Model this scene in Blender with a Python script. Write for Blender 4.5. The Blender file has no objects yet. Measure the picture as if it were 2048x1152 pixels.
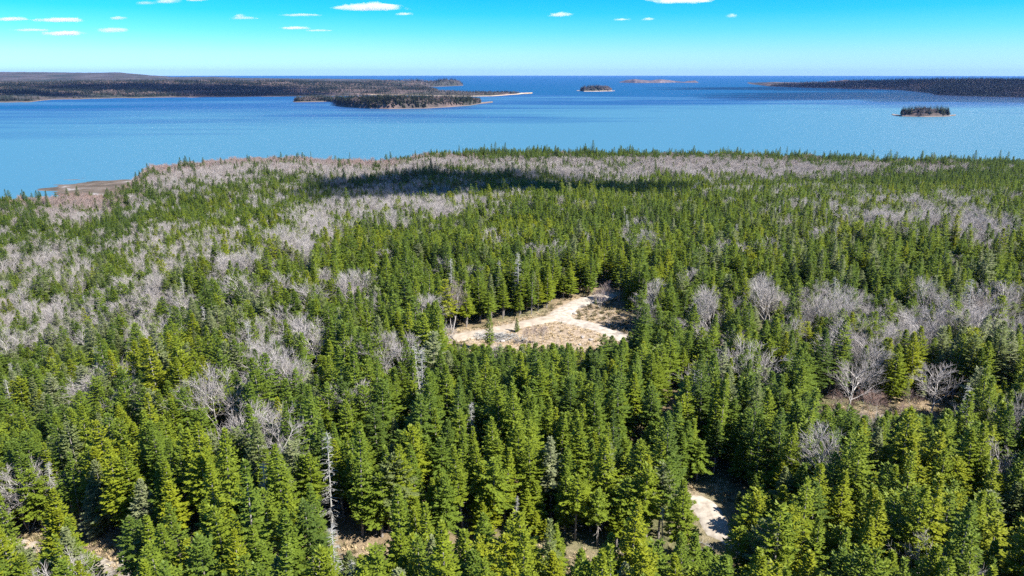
import bpy, math, random
import numpy as np
from mathutils import Vector, noise as mnoise

random.seed(7)
rng = np.random.default_rng(7)
scene = bpy.context.scene
COL = scene.collection
PI = math.pi

# ------------------------------------------------------------------ camera, sky, sun, exposure
CAM_H = 110.0
HAZE = 1.3e-5
EXPO = 1.55
F = 1420.0
PITCH = math.atan(429.0 / F)
cd = bpy.data.cameras.new('camera'); cam = bpy.data.objects.new('camera', cd); COL.objects.link(cam)
cd.sensor_width = 36.0; cd.lens = 36.0 * F / 2048.0
cd.clip_start = 1.0; cd.clip_end = 120000.0
cam.location = (0, 0, CAM_H)
cam.rotation_euler = (PI / 2 - PITCH, 0, 0)
scene.camera = cam

SUN_AZ = math.radians(116)      # clockwise from the view direction (+Y)
SUN_EL = math.radians(47)
SUNV = Vector((math.sin(SUN_AZ) * math.cos(SUN_EL), math.cos(SUN_AZ) * math.cos(SUN_EL), math.sin(SUN_EL)))
sd = bpy.data.lights.new('sun', 'SUN'); so = bpy.data.objects.new('sun', sd); COL.objects.link(so)
sd.energy = 5.0; sd.angle = math.radians(0.5); sd.color = (1.0, 0.95, 0.86)
so.rotation_euler = SUNV.to_track_quat('Z', 'Y').to_euler()
so.location = (200, -100, 400)

world = bpy.data.worlds.new('World'); scene.world = world; world.use_nodes = True
nt = world.node_tree; nt.nodes.clear()
def N(t, kind, **kw):
    n = t.nodes.new(kind)
    for k, v in kw.items():
        setattr(n, k, v)
    return n
wo = N(nt, 'ShaderNodeOutputWorld'); bg = N(nt, 'ShaderNodeBackground')
sky = N(nt, 'ShaderNodeTexSky', sky_type='NISHITA')
sky.sun_disc = False; sky.sun_elevation = SUN_EL; sky.sun_rotation = SUN_AZ
sky.altitude = 100; sky.air_density = 1.0; sky.dust_density = 0.3; sky.ozone_density = 2.0
tc = N(nt, 'ShaderNodeTexCoord'); sx = N(nt, 'ShaderNodeSeparateXYZ')
ramp = N(nt, 'ShaderNodeValToRGB')
mp = N(nt, 'ShaderNodeMapRange'); mp.inputs['From Min'].default_value = 0.0; mp.inputs['From Max'].default_value = 0.25
cr = ramp.color_ramp
SKY_STOPS = [(p, tuple(v * 1.74 / 2 ** EXPO for v in c)) for p, c in [(0.0, (0.36, 0.62, 0.95)), (0.1, (0.29, 0.575, 0.85)), (0.21, (0.125, 0.517, 0.71)), (0.30, (0.035, 0.46, 0.66)), (0.42, (0.004, 0.41, 0.64)), (1.0, (0.20, 0.48, 0.80))]]
while len(cr.elements) < len(SKY_STOPS): cr.elements.new(0.5)
for e, (p, c) in zip(cr.elements, SKY_STOPS):
    e.position = p; e.color = (*c, 1)
mul = N(nt, 'ShaderNodeMix', data_type='RGBA', blend_type='MULTIPLY'); mul.inputs[0].default_value = 1.0
nt.links.new(tc.outputs['Generated'], sx.inputs[0]); nt.links.new(sx.outputs['Z'], mp.inputs['Value'])
nt.links.new(mp.outputs['Result'], ramp.inputs['Fac'])
nt.links.new(sky.outputs[0], mul.inputs[6]); nt.links.new(ramp.outputs[0], mul.inputs[7])
nt.links.new(mul.outputs[2], bg.inputs['Color']); bg.inputs['Strength'].default_value = 0.15
nt.links.new(bg.outputs[0], wo.inputs[0])

vs = scene.view_settings
vs.view_transform = 'Standard'; vs.look = 'None'; vs.gamma = 1.0; vs.use_curve_mapping = False
vs.exposure = EXPO
cy = scene.cycles
cy.max_bounces = 6; cy.diffuse_bounces = 3; cy.glossy_bounces = 2; cy.transmission_bounces = 4
cy.transparent_max_bounces = 8; cy.volume_bounces = 3
cy.use_denoising = False; cy.sample_clamp_indirect = 0.5; cy.sample_clamp_direct = 1.5; cy.caustics_reflective = False; cy.caustics_refractive = False

# ------------------------------------------------------------------ helpers
FWD = np.array([0, math.cos(PITCH), -math.sin(PITCH)]); UPV = np.array([0, math.sin(PITCH), math.cos(PITCH)])
def ray(px, py):
    return np.array([(px - 1024) / F, 0, 0]) + FWD + UPV * ((576 - py) / F)
def at(px, py, z=0.0):
    """world x, y of the point at height z seen at that place of the photograph"""
    d = ray(px, py); t = (z - CAM_H) / d[2]
    return np.array([d[0] * t, d[1] * t])
def proj(x, y, z):
    """photo pixel of world points"""
    dx = x; dy = y; dz = z - CAM_H
    depth = dy * FWD[1] + dz * FWD[2]; up = dy * UPV[1] + dz * UPV[2]
    return 1024 + F * dx / depth, 576 - F * up / depth, depth

def vnoise(x, y, seed=0):
    """vectorised smooth value noise, 0..1"""
    x = np.asarray(x, float); y = np.asarray(y, float)
    xi = np.floor(x).astype(np.int64); yi = np.floor(y).astype(np.int64)
    fx = x - xi; fy = y - yi
    fx = fx * fx * (3 - 2 * fx); fy = fy * fy * (3 - 2 * fy)
    def h(a, b):
        n = (a * 374761393 + b * 668265263 + seed * 1442695041) & 0x7fffffff
        n = ((n ^ (n >> 13)) * 1274126177) & 0x7fffffff
        n = n ^ (n >> 16)
        return (n & 0xffff) / 65535.0
    a = h(xi, yi); b = h(xi + 1, yi); c = h(xi, yi + 1); d = h(xi + 1, yi + 1)
    return (a * (1 - fx) + b * fx) * (1 - fy) + (c * (1 - fx) + d * fx) * fy
def fbm(x, y, seed=0, o=4):
    s = 0; a = 0.5; t = 0
    for i in range(o):
        s = s + a * vnoise(x * 2 ** i + 17.3 * i, y * 2 ** i - 9.1 * i, seed + i); t += a; a *= 0.5
    return s / t
def sstep(t):
    t = np.clip(t, 0, 1); return t * t * (3 - 2 * t)

def mesh(name, V, Fc, mats=(), midx=None, smooth=False):
    m = bpy.data.meshes.new(name)
    V = np.asarray(V, np.float32).reshape(-1, 3)
    if isinstance(Fc, np.ndarray):
        k = Fc.shape[1]; nf = len(Fc)
        m.vertices.add(len(V)); m.vertices.foreach_set('co', V.ravel())
        m.loops.add(nf * k); m.loops.foreach_set('vertex_index', Fc.astype(np.int32).ravel())
        m.polygons.add(nf); m.polygons.foreach_set('loop_start', np.arange(0, nf * k, k, dtype=np.int32))
        m.update(calc_edges=True); m.validate()
    else:
        m.from_pydata(V.tolist(), [], Fc)
    for mt in mats: m.materials.append(mt)
    if midx is not None: m.polygons.foreach_set('material_index', np.asarray(midx, np.int32))
    if smooth: m.polygons.foreach_set('use_smooth', np.ones(len(m.polygons), bool))
    m.update()
    return m
def obj(name, data, parent=None, loc=None):
    o = bpy.data.objects.new(name, data); COL.objects.link(o)
    if parent is not None: o.parent = parent
    if loc is not None: o.location = loc
    return o
def tag(o, label=None, cat=None, group=None, kind=None):
    if label: o['label'] = label
    if cat: o['category'] = cat
    if group: o['group'] = group
    if kind: o['kind'] = kind
    return o

# ------------------------------------------------------------------ materials
def mat(name):
    m = bpy.data.materials.new(name); m.use_nodes = True; t = m.node_tree; t.nodes.clear()
    out = N(t, 'ShaderNodeOutputMaterial'); return m, t, out
def ramp_node(t, stops, src):
    r = N(t, 'ShaderNodeValToRGB'); c = r.color_ramp
    while len(c.elements) < len(stops): c.elements.new(0.5)
    for e, (p, col) in zip(c.elements, stops): e.position = p; e.color = (*col, 1)
    t.links.new(src, r.inputs['Fac']); return r.outputs[0]
def noise_node(t, scale, coord, detail=3, rough=0.55, typ='ShaderNodeTexNoise'):
    n = N(t, typ); n.inputs['Scale'].default_value = scale
    if 'Detail' in n.inputs: n.inputs['Detail'].default_value = detail
    if 'Roughness' in n.inputs: n.inputs['Roughness'].default_value = rough
    t.links.new(coord, n.inputs['Vector']); return n
def mixc(t, fac, a, b, blend='MIX'):
    m = N(t, 'ShaderNodeMix', data_type='RGBA', blend_type=blend)
    for s, v in ((0, fac), (6, a), (7, b)):
        if isinstance(v, (int, float)): m.inputs[s].default_value = v
        elif isinstance(v, tuple): m.inputs[s].default_value = (*v, 1)
        else: t.links.new(v, m.inputs[s])
    return m.outputs[2]
def attr(t, name):
    a = N(t, 'ShaderNodeAttribute', attribute_type='INSTANCER', attribute_name=name); return a.outputs['Fac']

def leaf_material(name, stops, transl=0.3, rough=0.6):
    m, t, out = mat(name)
    base = ramp_node(t, stops, attr(t, 'tint'))
    tco = N(t, 'ShaderNodeTexCoord'); n = noise_node(t, 0.9, tco.outputs['Object'], 3)
    var = ramp_node(t, [(0.25, (0.62, 0.66, 0.55)), (0.75, (1.35, 1.28, 1.1))], n.outputs['Fac'])
    c = mixc(t, 1.0, base, var, 'MULTIPLY')
    p = N(t, 'ShaderNodeBsdfPrincipled'); p.inputs['Roughness'].default_value = rough
    p.inputs['Specular IOR Level'].default_value = 0.25
    t.links.new(c, p.inputs['Base Color'])
    tr = N(t, 'ShaderNodeBsdfTranslucent'); t.links.new(c, tr.inputs['Color'])
    mx = N(t, 'ShaderNodeMixShader'); mx.inputs[0].default_value = transl
    t.links.new(p.outputs[0], mx.inputs[1]); t.links.new(tr.outputs[0], mx.inputs[2]); t.links.new(mx.outputs[0], out.inputs[0])
    return m
# tint: 0 dark .. 0.7 yellow-green .. 0.85+ pale grey-green
M_NEEDLE = leaf_material('needles', [(0.0, (0.062, 0.100, 0.020)), (0.30, (0.108, 0.162, 0.022)), (0.60, (0.160, 0.205, 0.016)),
                                     (0.78, (0.215, 0.235, 0.012)), (0.84, (0.115, 0.150, 0.045)), (1.0, (0.21, 0.235, 0.14))], 0.36)
M_FARN = leaf_material('distant_needles', [(0.0, (0.020, 0.026, 0.024)), (0.5, (0.055, 0.070, 0.032)), (1.0, (0.10, 0.105, 0.05))], 0.1)  # darkened like woods under cloud shade and haze, set into the colour
def plain(name, stops, scale, rough=0.85, coord='Object', bump=0.0, detail=5, spec=0.2):
    m, t, out = mat(name); tco = N(t, 'ShaderNodeTexCoord')
    n = noise_node(t, scale, tco.outputs[coord], detail, 0.6)
    c = ramp_node(t, stops, n.outputs['Fac'])
    p = N(t, 'ShaderNodeBsdfPrincipled'); p.inputs['Roughness'].default_value = rough
    p.inputs['Specular IOR Level'].default_value = spec
    t.links.new(c, p.inputs['Base Color'])
    if bump:
        b = N(t, 'ShaderNodeBump'); b.inputs['Strength'].default_value = 0.6; b.inputs['Distance'].default_value = bump
        t.links.new(n.outputs['Fac'], b.inputs['Height']); t.links.new(b.outputs[0], p.inputs['Normal'])
    t.links.new(p.outputs[0], out.inputs[0])
    return m
M_BARK = plain('spruce_bark', [(0.3, (0.13, 0.11, 0.10)), (0.7, (0.27, 0.25, 0.23))], 1.5)
M_PALEBARK = plain('grey_bark', [(0.3, (0.26, 0.24, 0.22)), (0.7, (0.50, 0.47, 0.45))], 0.9)
def twig_material():
    m, t, out = mat('bare_twigs')
    base = ramp_node(t, [(0.0, (0.31, 0.285, 0.275)), (0.5, (0.235, 0.19, 0.18)), (1.0, (0.265, 0.18, 0.155))], attr(t, 'tint'))
    p = N(t, 'ShaderNodeBsdfPrincipled'); p.inputs['Roughness'].default_value = 0.8; p.inputs['Specular IOR Level'].default_value = 0.2
    t.links.new(base, p.inputs['Base Color']); t.links.new(p.outputs[0], out.inputs[0]); return m
M_TWIG = twig_material()
M_DEAD = plain('weathered_dead_wood', [(0.3, (0.20, 0.19, 0.18)), (0.7, (0.36, 0.36, 0.34))], 0.8)

def ground_material():
    m, t, out = mat('forest_floor'); tco = N(t, 'ShaderNodeTexCoord'); co = tco.outputs['Object']
    n1 = noise_node(t, 0.05, co, 5); n2 = noise_node(t, 1.3, co, 6, 0.7)
    a = ramp_node(t, [(0.3, (0.10, 0.075, 0.045)), (0.7, (0.24, 0.18, 0.11))], n2.outputs['Fac'])
    b = ramp_node(t, [(0.3, (0.05, 0.065, 0.025)), (0.7, (0.17, 0.15, 0.08))], n2.outputs['Fac'])
    f = N(t, 'ShaderNodeMapRange'); f.inputs['From Min'].default_value = 0.42; f.inputs['From Max'].default_value = 0.6
    t.links.new(n1.outputs['Fac'], f.inputs['Value'])
    c = mixc(t, f.outputs[0], a, b)
    at_ = N(t, 'ShaderNodeAttribute', attribute_name='clear')
    dry = ramp_node(t, [(0.25, (0.13, 0.098, 0.068)), (0.5, (0.27, 0.21, 0.15)), (0.75, (0.41, 0.34, 0.265))], n2.outputs['Fac'])
    c = mixc(t, at_.outputs['Fac'], c, dry)
    p = N(t, 'ShaderNodeBsdfPrincipled'); p.inputs['Roughness'].default_value = 0.95; p.inputs['Specular IOR Level'].default_value = 0.1
    t.links.new(c, p.inputs['Base Color'])
    bp = N(t, 'ShaderNodeBump'); bp.inputs['Distance'].default_value = 0.4; t.links.new(n2.outputs['Fac'], bp.inputs['Height'])
    t.links.new(bp.outputs[0], p.inputs['Normal']); t.links.new(p.outputs[0], out.inputs[0]); return m
M_GROUND = ground_material()
M_GRAVEL = plain('road_gravel', [(0.33, (0.20, 0.17, 0.14)), (0.5, (0.31, 0.27, 0.225)), (0.68, (0.40, 0.365, 0.315))], 0.9, 0.9, bump=0.08, detail=8)
M_ROCK = plain('shore_rock', [(0.35, (0.16, 0.13, 0.11)), (0.7, (0.42, 0.36, 0.31))], 0.08, 0.9, detail=8)
M_MUD = plain('tidal_mud', [(0.32, (0.035, 0.028, 0.018)), (0.48, (0.08, 0.06, 0.04)), (0.6, (0.13, 0.105, 0.085)), (0.70, (0.36, 0.36, 0.38))], 0.035, 0.7, detail=8)

def sea_material():
    m, t, out = mat('sea_water'); geo = N(t, 'ShaderNodeNewGeometry'); pos = geo.outputs['Position']
    mpg = N(t, 'ShaderNodeMapping'); mpg.inputs['Scale'].default_value = (0.0005, 0.0016, 1); t.links.new(pos, mpg.inputs['Vector'])
    n1 = noise_node(t, 1.0, mpg.outputs[0], 5, 0.5); n1.inputs['Distortion'].default_value = 0.6
    mp2 = N(t, 'ShaderNodeMapping'); mp2.inputs['Scale'].default_value = (0.0011, 0.0055, 1); t.links.new(pos, mp2.inputs['Vector'])
    n2 = noise_node(t, 1.0, mp2.outputs[0], 5, 0.6); n2.inputs['Distortion'].default_value = 0.8; mp2.inputs['Rotation'].default_value = (0, 0, 0.06)
    # pale shallows near the wooded shore, darker farther out, plus darker and paler patches
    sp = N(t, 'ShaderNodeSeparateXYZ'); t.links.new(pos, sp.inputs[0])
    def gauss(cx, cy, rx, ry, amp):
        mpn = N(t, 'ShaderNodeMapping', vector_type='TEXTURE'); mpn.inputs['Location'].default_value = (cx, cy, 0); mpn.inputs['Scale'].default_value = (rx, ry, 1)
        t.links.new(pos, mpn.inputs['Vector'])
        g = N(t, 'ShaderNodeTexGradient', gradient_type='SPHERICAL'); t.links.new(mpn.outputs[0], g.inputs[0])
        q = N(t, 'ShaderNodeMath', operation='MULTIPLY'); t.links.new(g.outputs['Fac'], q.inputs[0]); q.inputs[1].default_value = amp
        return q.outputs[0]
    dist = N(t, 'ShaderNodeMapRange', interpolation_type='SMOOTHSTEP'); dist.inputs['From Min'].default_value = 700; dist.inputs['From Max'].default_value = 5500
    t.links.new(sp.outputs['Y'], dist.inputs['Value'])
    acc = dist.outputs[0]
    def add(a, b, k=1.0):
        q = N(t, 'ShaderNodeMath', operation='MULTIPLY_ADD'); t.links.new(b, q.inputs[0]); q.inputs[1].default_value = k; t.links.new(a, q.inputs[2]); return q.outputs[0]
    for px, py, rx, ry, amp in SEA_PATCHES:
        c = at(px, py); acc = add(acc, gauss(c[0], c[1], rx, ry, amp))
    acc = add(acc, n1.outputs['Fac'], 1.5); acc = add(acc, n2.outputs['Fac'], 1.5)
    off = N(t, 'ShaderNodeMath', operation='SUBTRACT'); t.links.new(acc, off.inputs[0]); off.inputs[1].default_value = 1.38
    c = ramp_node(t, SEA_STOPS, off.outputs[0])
    p = N(t, 'ShaderNodeBsdfPrincipled'); p.inputs['Roughness'].default_value = 0.42; p.inputs['IOR'].default_value = 1.33
    p.inputs['Specular IOR Level'].default_value = 0.24
    t.links.new(c, p.inputs['Base Color'])
    mp3 = N(t, 'ShaderNodeMapping'); mp3.inputs['Scale'].default_value = (0.05, 0.14, 1); t.links.new(pos, mp3.inputs['Vector'])
    n3 = noise_node(t, 1.0, mp3.outputs[0], 5, 0.65)
    b = N(t, 'ShaderNodeBump'); b.inputs['Strength'].default_value = 0.5; b.inputs['Distance'].default_value = 0.4
    t.links.new(n3.outputs['Fac'], b.inputs['Height']); t.links.new(b.outputs[0], p.inputs['Normal'])
    t.links.new(p.outputs[0], out.inputs[0]); return m
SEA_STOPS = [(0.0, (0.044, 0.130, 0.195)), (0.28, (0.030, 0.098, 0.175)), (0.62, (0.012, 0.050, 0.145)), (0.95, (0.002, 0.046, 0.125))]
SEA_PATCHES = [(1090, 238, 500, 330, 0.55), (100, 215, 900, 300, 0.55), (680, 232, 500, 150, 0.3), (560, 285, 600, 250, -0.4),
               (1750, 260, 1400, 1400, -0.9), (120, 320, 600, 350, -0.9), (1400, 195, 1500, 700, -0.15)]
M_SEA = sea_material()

def farland_material(name, shore=1.5, sand=(0.28, 0.215, 0.165), fields=1.0):
    m, t, out = mat(name); geo = N(t, 'ShaderNodeNewGeometry'); pos = geo.outputs['Position']
    mpg = N(t, 'ShaderNodeMapping'); mpg.inputs['Scale'].default_value = (0.0035, 0.0016, 0.0); t.links.new(pos, mpg.inputs['Vector'])
    n1 = noise_node(t, 1.0, mpg.outputs[0], 4, 0.55)
    n2 = noise_node(t, 0.05, pos, 3, 0.6)
    a = ramp_node(t, [(0.38, (0.028, 0.033, 0.026)), (0.52, (0.050, 0.044, 0.040)), (0.60, tuple(.055 + fields * (v - .055) for v in (0.11, 0.078, 0.072))), (0.72, tuple(.055 + fields * (v - .055) for v in (0.17, 0.12, 0.10)))], n1.outputs['Fac'])  # purple-brown of cloud shade and haze put into the base colours
    v = ramp_node(t, [(0.3, (0.6, 0.6, 0.6)), (0.7, (1.3, 1.3, 1.3))], n2.outputs['Fac'])
    a = mixc(t, 1.0, a, v, 'MULTIPLY')
    sp = N(t, 'ShaderNodeSeparateXYZ'); t.links.new(pos, sp.inputs[0])
    z = N(t, 'ShaderNodeMath', operation='MULTIPLY_ADD'); t.links.new(n2.outputs['Fac'], z.inputs[0]); z.inputs[1].default_value = -1.2; t.links.new(sp.outputs['Z'], z.inputs[2])
    s = ramp_node(t, [(0.0, (0.09, 0.07, 0.055)), (0.45, (0.12, 0.09, 0.07)), (0.62, sand), (0.85, sand)], z.outputs[0])
    lim = N(t, 'ShaderNodeMapRange'); lim.inputs['From Min'].default_value = shore - 0.4; lim.inputs['From Max'].default_value = shore + 0.3
    t.links.new(sp.outputs['Z'], lim.inputs['Value'])
    c = mixc(t, lim.outputs[0], s, a)
    p = N(t, 'ShaderNodeBsdfPrincipled'); p.inputs['Roughness'].default_value = 0.95; p.inputs['Specular IOR Level'].default_value = 0.1
    t.links.new(c, p.inputs['Base Color']); t.links.new(p.outputs[0], out.inputs[0]); return m
M_FAR = farland_material('far_shore_land')
M_PALEROCK = plain('pale_ledge', [(0.35, (0.035, 0.030, 0.035)), (0.65, (0.13, 0.10, 0.10))], 0.02, 0.9, detail=6)

# ------------------------------------------------------------------ the sea
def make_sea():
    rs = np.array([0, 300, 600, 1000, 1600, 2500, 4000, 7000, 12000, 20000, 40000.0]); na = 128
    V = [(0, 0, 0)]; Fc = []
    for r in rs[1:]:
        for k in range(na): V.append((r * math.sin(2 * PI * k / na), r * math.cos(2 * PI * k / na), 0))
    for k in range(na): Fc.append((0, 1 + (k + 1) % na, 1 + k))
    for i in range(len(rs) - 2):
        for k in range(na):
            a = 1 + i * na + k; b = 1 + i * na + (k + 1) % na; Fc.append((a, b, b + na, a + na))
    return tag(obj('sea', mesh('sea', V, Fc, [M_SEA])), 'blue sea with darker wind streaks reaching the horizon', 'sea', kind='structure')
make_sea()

# ------------------------------------------------------------------ the wooded mainland
SHORE_PX = [(-700, 450), (-300, 420), (-100, 392), (0, 381), (120, 375), (230, 374), (262, 348), (290, 326), (380, 313), (480, 305), (600, 305), (740, 310),
            (800, 305), (850, 297), (1000, 296), (1150, 295), (1300, 296), (1450, 296), (1550, 300), (1700, 305), (1800, 308), (1900, 309), (2048, 311), (2400, 318), (2900, 330)]
_sh = np.array([at(a, b, 16.0) for a, b in SHORE_PX])
SH_TH = np.arctan2(_sh[:, 0], _sh[:, 1]); SH_R = np.hypot(_sh[:, 0], _sh[:, 1])
_tt = np.linspace(-3.2, 3.2, 641); _rr = np.interp(_tt, SH_TH, SH_R); _k = np.exp(-(np.linspace(-.5, .5, 101) / .16) ** 2); _k /= _k.sum()
_rs = np.convolve(np.pad(_rr, 50, mode='edge'), _k, 'valid')
def shore_d(x, y):
    th = np.arctan2(x, y); r = np.hypot(x, y)
    R = np.interp(th, SH_TH, SH_R) + (fbm(th * 60, th * 0 + 3, 5) - 0.5) * 22
    return R - r
GX0, GX1, GY0, GY1, GS = -1300, 1400, -260, 1240, 4.5
gx = np.arange(GX0, GX1 + 1, GS); gy = np.arange(GY0, GY1 + 1, GS)
GXX, GYY = np.meshgrid(gx, gy)
D_ = shore_d(GXX, GYY)
D2_ = np.interp(np.arctan2(GXX, GYY), _tt, _rs) - np.hypot(GXX, GYY)
GZ = np.where(D_ > 0, 1.0 + 3.0 * sstep(D_ / 12) + 9.0 * sstep(D_ / 300) + 35.5 * sstep((D2_ - 300) / 470) * sstep(D_ / 160), 1.0 + D_ * 0.12)
GZ = np.maximum(GZ, -6) + (fbm(GXX / 70, GYY / 70, 11) - 0.5) * 6 * sstep(D_ / 120) + (vnoise(GXX / 9, GYY / 9, 3) - 0.5) * 0.7 * sstep(D_ / 20)
def gz(x, y):
    u = np.clip((np.asarray(x, float) - GX0) / GS, 0, len(gx) - 1.001); v = np.clip((np.asarray(y, float) - GY0) / GS, 0, len(gy) - 1.001)
    i = u.astype(int); j = v.astype(int); fu = u - i; fv = v - j
    return (GZ[j, i] * (1 - fu) + GZ[j, i + 1] * fu) * (1 - fv) + (GZ[j + 1, i] * (1 - fu) + GZ[j + 1, i + 1] * fu) * fv
def atg(px, py):
    """ground point seen at that place of the photograph"""
    z = 45.0
    for _ in range(14):
        p = at(px, py, z); z = float(gz(p[0], p[1]))
    return p

# roads: centre lines given as ground points, widths in metres
def spline(pts, n=8):
    P = np.array(pts, float); out = []
    Q = np.vstack([2 * P[0] - P[1], P, 2 * P[-1] - P[-2]])
    for i in range(1, len(Q) - 2):
        for k in range(n):
            t = k / n
            out.append(0.5 * ((2 * Q[i]) + (-Q[i - 1] + Q[i + 1]) * t + (2 * Q[i - 1] - 5 * Q[i] + 4 * Q[i + 1] - Q[i + 2]) * t * t + (-Q[i - 1] + 3 * Q[i] - 3 * Q[i + 1] + Q[i + 2]) * t ** 3))
    out.append(P[-1]); return np.array(out)
R_MAIN = spline([atg(*p) for p in [(2000, 1330), (1800, 1260), (1640, 1180), (1500, 1110), (1452, 1078), (1428, 1050), (1418, 1022), (1396, 1006), (1340, 990), (1270, 965), (1262, 918), (1300, 882), (1342, 848), (1362, 822), (1410, 788), (1442, 755), (1425, 720), (1350, 697), (1275, 684), (1225, 668), (1165, 648), (1128, 640), (1122, 628), (1140, 615), (1172, 603), (1200, 597), (1222, 588)]])
R_SPUR = spline([atg(*p) for p in [(1135, 632), (1085, 640), (1030, 653), (980, 664), (925, 673), (905, 677)]])
R_TRACK = spline([atg(*p) for p in [(-60, 1075), (60, 1092), (160, 1118), (250, 1146), (330, 1150), (430, 1125), (560, 1118), (720, 1122), (900, 1122), (1050, 1124), (1200, 1136), (1320, 1150), (1392, 1165)]])
def squeeze(P):
    # 0 on the open stretches of the road, 1 where the spruces close over it
    q = proj(P[:, 0], P[:, 1], gz(P[:, 0], P[:, 1]))
    y = q[1]; return np.where((y > 686) & (y < 1000), np.where((y > 838) & (y < 852) & (q[0] > 1325), .6, 1.0), np.where(y > 1070, 1.0, np.where(y > 990, .35, 0.0)))
def dist_poly(x, y, P):
    d = np.full(np.shape(x), 1e9)
    for a, b in zip(P[:-1], P[1:]):
        ab = b - a; L = max(ab @ ab, 1e-9)
        t = np.clip(((x - a[0]) * ab[0] + (y - a[1]) * ab[1]) / L, 0, 1)
        d = np.minimum(d, np.hypot(x - a[0] - t * ab[0], y - a[1] - t * ab[1]))
    return d
def inpoly(x, y, P):
    c = np.zeros(np.shape(x), bool); n = len(P)
    for i in range(n):
        x1, y1 = P[i]; x2, y2 = P[(i + 1) % n]
        if y1 == y2: continue
        k = ((y1 > y) != (y2 > y)) & (x < (x2 - x1) * (y - y1) / (y2 - y1) + x1); c ^= k
    return c
CLEAR = [  # open ground, as seen
    [atg(*p) for p in [(905, 668), (960, 655), (1040, 643), (1090, 628), (1150, 604), (1190, 594), (1215, 570), (1230, 580), (1222, 600), (1248, 622), (1262, 650), (1255, 668), (1248, 695), (1190, 712), (1090, 715), (985, 710), (925, 690)]],
    [atg(*p) for p in [(1640, 825), (1675, 814), (1760, 814), (1840, 806), (1895, 810), (1895, 822), (1840, 830), (1740, 834), (1655, 834)]],
    [atg(*p) for p in [(1440, 972), (1480, 974), (1490, 985), (1450, 995)]],
    [atg(*p) for p in [(1402, 1040), (1438, 1050), (1432, 1090), (1400, 1105), (1385, 1090)]],
    [atg(*p) for p in [(185, 1085), (230, 1070), (260, 1100), (300, 1160), (230, 1180), (190, 1150)]],
]
CLEAR = [np.array(c) for c in CLEAR]
def openness(x, y):
    """distance-like measure: < 0 inside open ground"""
    sq = squeeze(R_MAIN); o = np.full(np.shape(x), 1e9)
    for k_ in range(len(R_MAIN) - 1): o = np.minimum(o, dist_poly(x, y, R_MAIN[k_:k_ + 2]) - (.2 if sq[k_] > .9 and sq[k_ + 1] > .9 else 1.3 if sq[k_] > .5 else 2.2 if sq[k_] > .3 else 3.3))
    o = np.minimum(o, dist_poly(x, y, R_SPUR) - 4.0)
    o = np.minimum(o, dist_poly(x, y, R_TRACK) - 1.9)
    for c in CLEAR:
        d = dist_poly(x, y, np.vstack([c, c[:1]])); o = np.minimum(o, np.where(inpoly(x, y, c), -d, d))
    return o
OPEN_ = openness(GXX, GYY) + (vnoise(GXX / 5, GYY / 5, 31) - 0.5) * 2

def make_ground():
    ny, nx = GXX.shape
    V = np.stack([GXX, GYY, GZ], -1).reshape(-1, 3)
    idx = np.arange(ny * nx).reshape(ny, nx)
    Fc = np.stack([idx[:-1, :-1], idx[:-1, 1:], idx[1:, 1:], idx[1:, :-1]], -1).reshape(-1, 4)
    m = mesh('ground', V, Fc, [M_GROUND], smooth=True)
    a = m.attributes.new('clear', 'FLOAT', 'POINT'); a.data.foreach_set('value', (np.clip(0.65 - OPEN_ / 2.5, 0, 1) * np.where(GYY < 92, .4, 1)).ravel().astype(np.float32))
    return tag(obj('ground', m), 'brown forest floor sloping down to the shore', 'ground', kind='structure')
make_ground()

def strip(name, P, w, dz, mt, sq=None):
    """gravel sheet along a centre line, edges ragged, draped on the ground"""
    V = []; Fc = []; seg = []
    P = np.array(P)
    L = np.concatenate([[0], np.cumsum(np.hypot(*np.diff(P, axis=0).T))]); n = max(3, int(L[-1] / 1.5))
    s = np.linspace(0, L[-1], n); X = np.interp(s, L, P[:, 0]); Y = np.interp(s, L, P[:, 1])
    tx = np.gradient(X); ty = np.gradient(Y); l = np.hypot(tx, ty); nx_ = -ty / l; ny_ = tx / l
    K = 6; W = np.full(n, float(w)) if sq is None else w * (1 - .66 * np.interp(s, L, sq))
    for i in range(n):
        for k in range(K + 1):
            u = k / K * 2 - 1
            ww = W[i] * (1 + 0.22 * (vnoise(s[i] / 4, 7.0 + (1 if u > 0 else 0), 9) - 0.5) * 2)
            x = X[i] + nx_[i] * u * ww / 2; y = Y[i] + ny_[i] * u * ww / 2
            crown = 0.08 * (1 - u * u) - 0.17 * abs(u) ** 6 - 0.06 * math.exp(-((abs(u) - 0.42) / 0.12) ** 2)
            V.append((x, y, float(gz(x, y)) + dz + crown))
    for i in range(n - 1):
        for k in range(K):
            a = i * (K + 1) + k; Fc.append((a, a + 1, a + K + 2, a + K + 1))
    return obj(name, mesh(name, V, Fc, [mt], smooth=True))
tag(strip('gravel_road', R_MAIN, 5.6, 0.16, M_GRAVEL, squeeze(R_MAIN)), 'pale gravel road curving through the clearing and the spruces', 'road', kind='structure')
M_DIRT = plain('worn_dirt_gravel', [(0.3, (0.22, 0.18, 0.135)), (0.55, (0.32, 0.27, 0.215)), (0.75, (0.40, 0.355, 0.295))], 0.7, 0.9, bump=0.08, detail=8)
tag(strip('gravel_road', R_SPUR, 5.6, 0.13, M_DIRT), 'worn gravel spur leaving the bend along the foot of the spruces', 'road', kind='structure')
tag(strip('forest_track', R_TRACK[:36], 2.6, 0.10, M_GRAVEL), 'narrow pale track showing through the spruces at the bottom edge', 'path', kind='structure')

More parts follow.
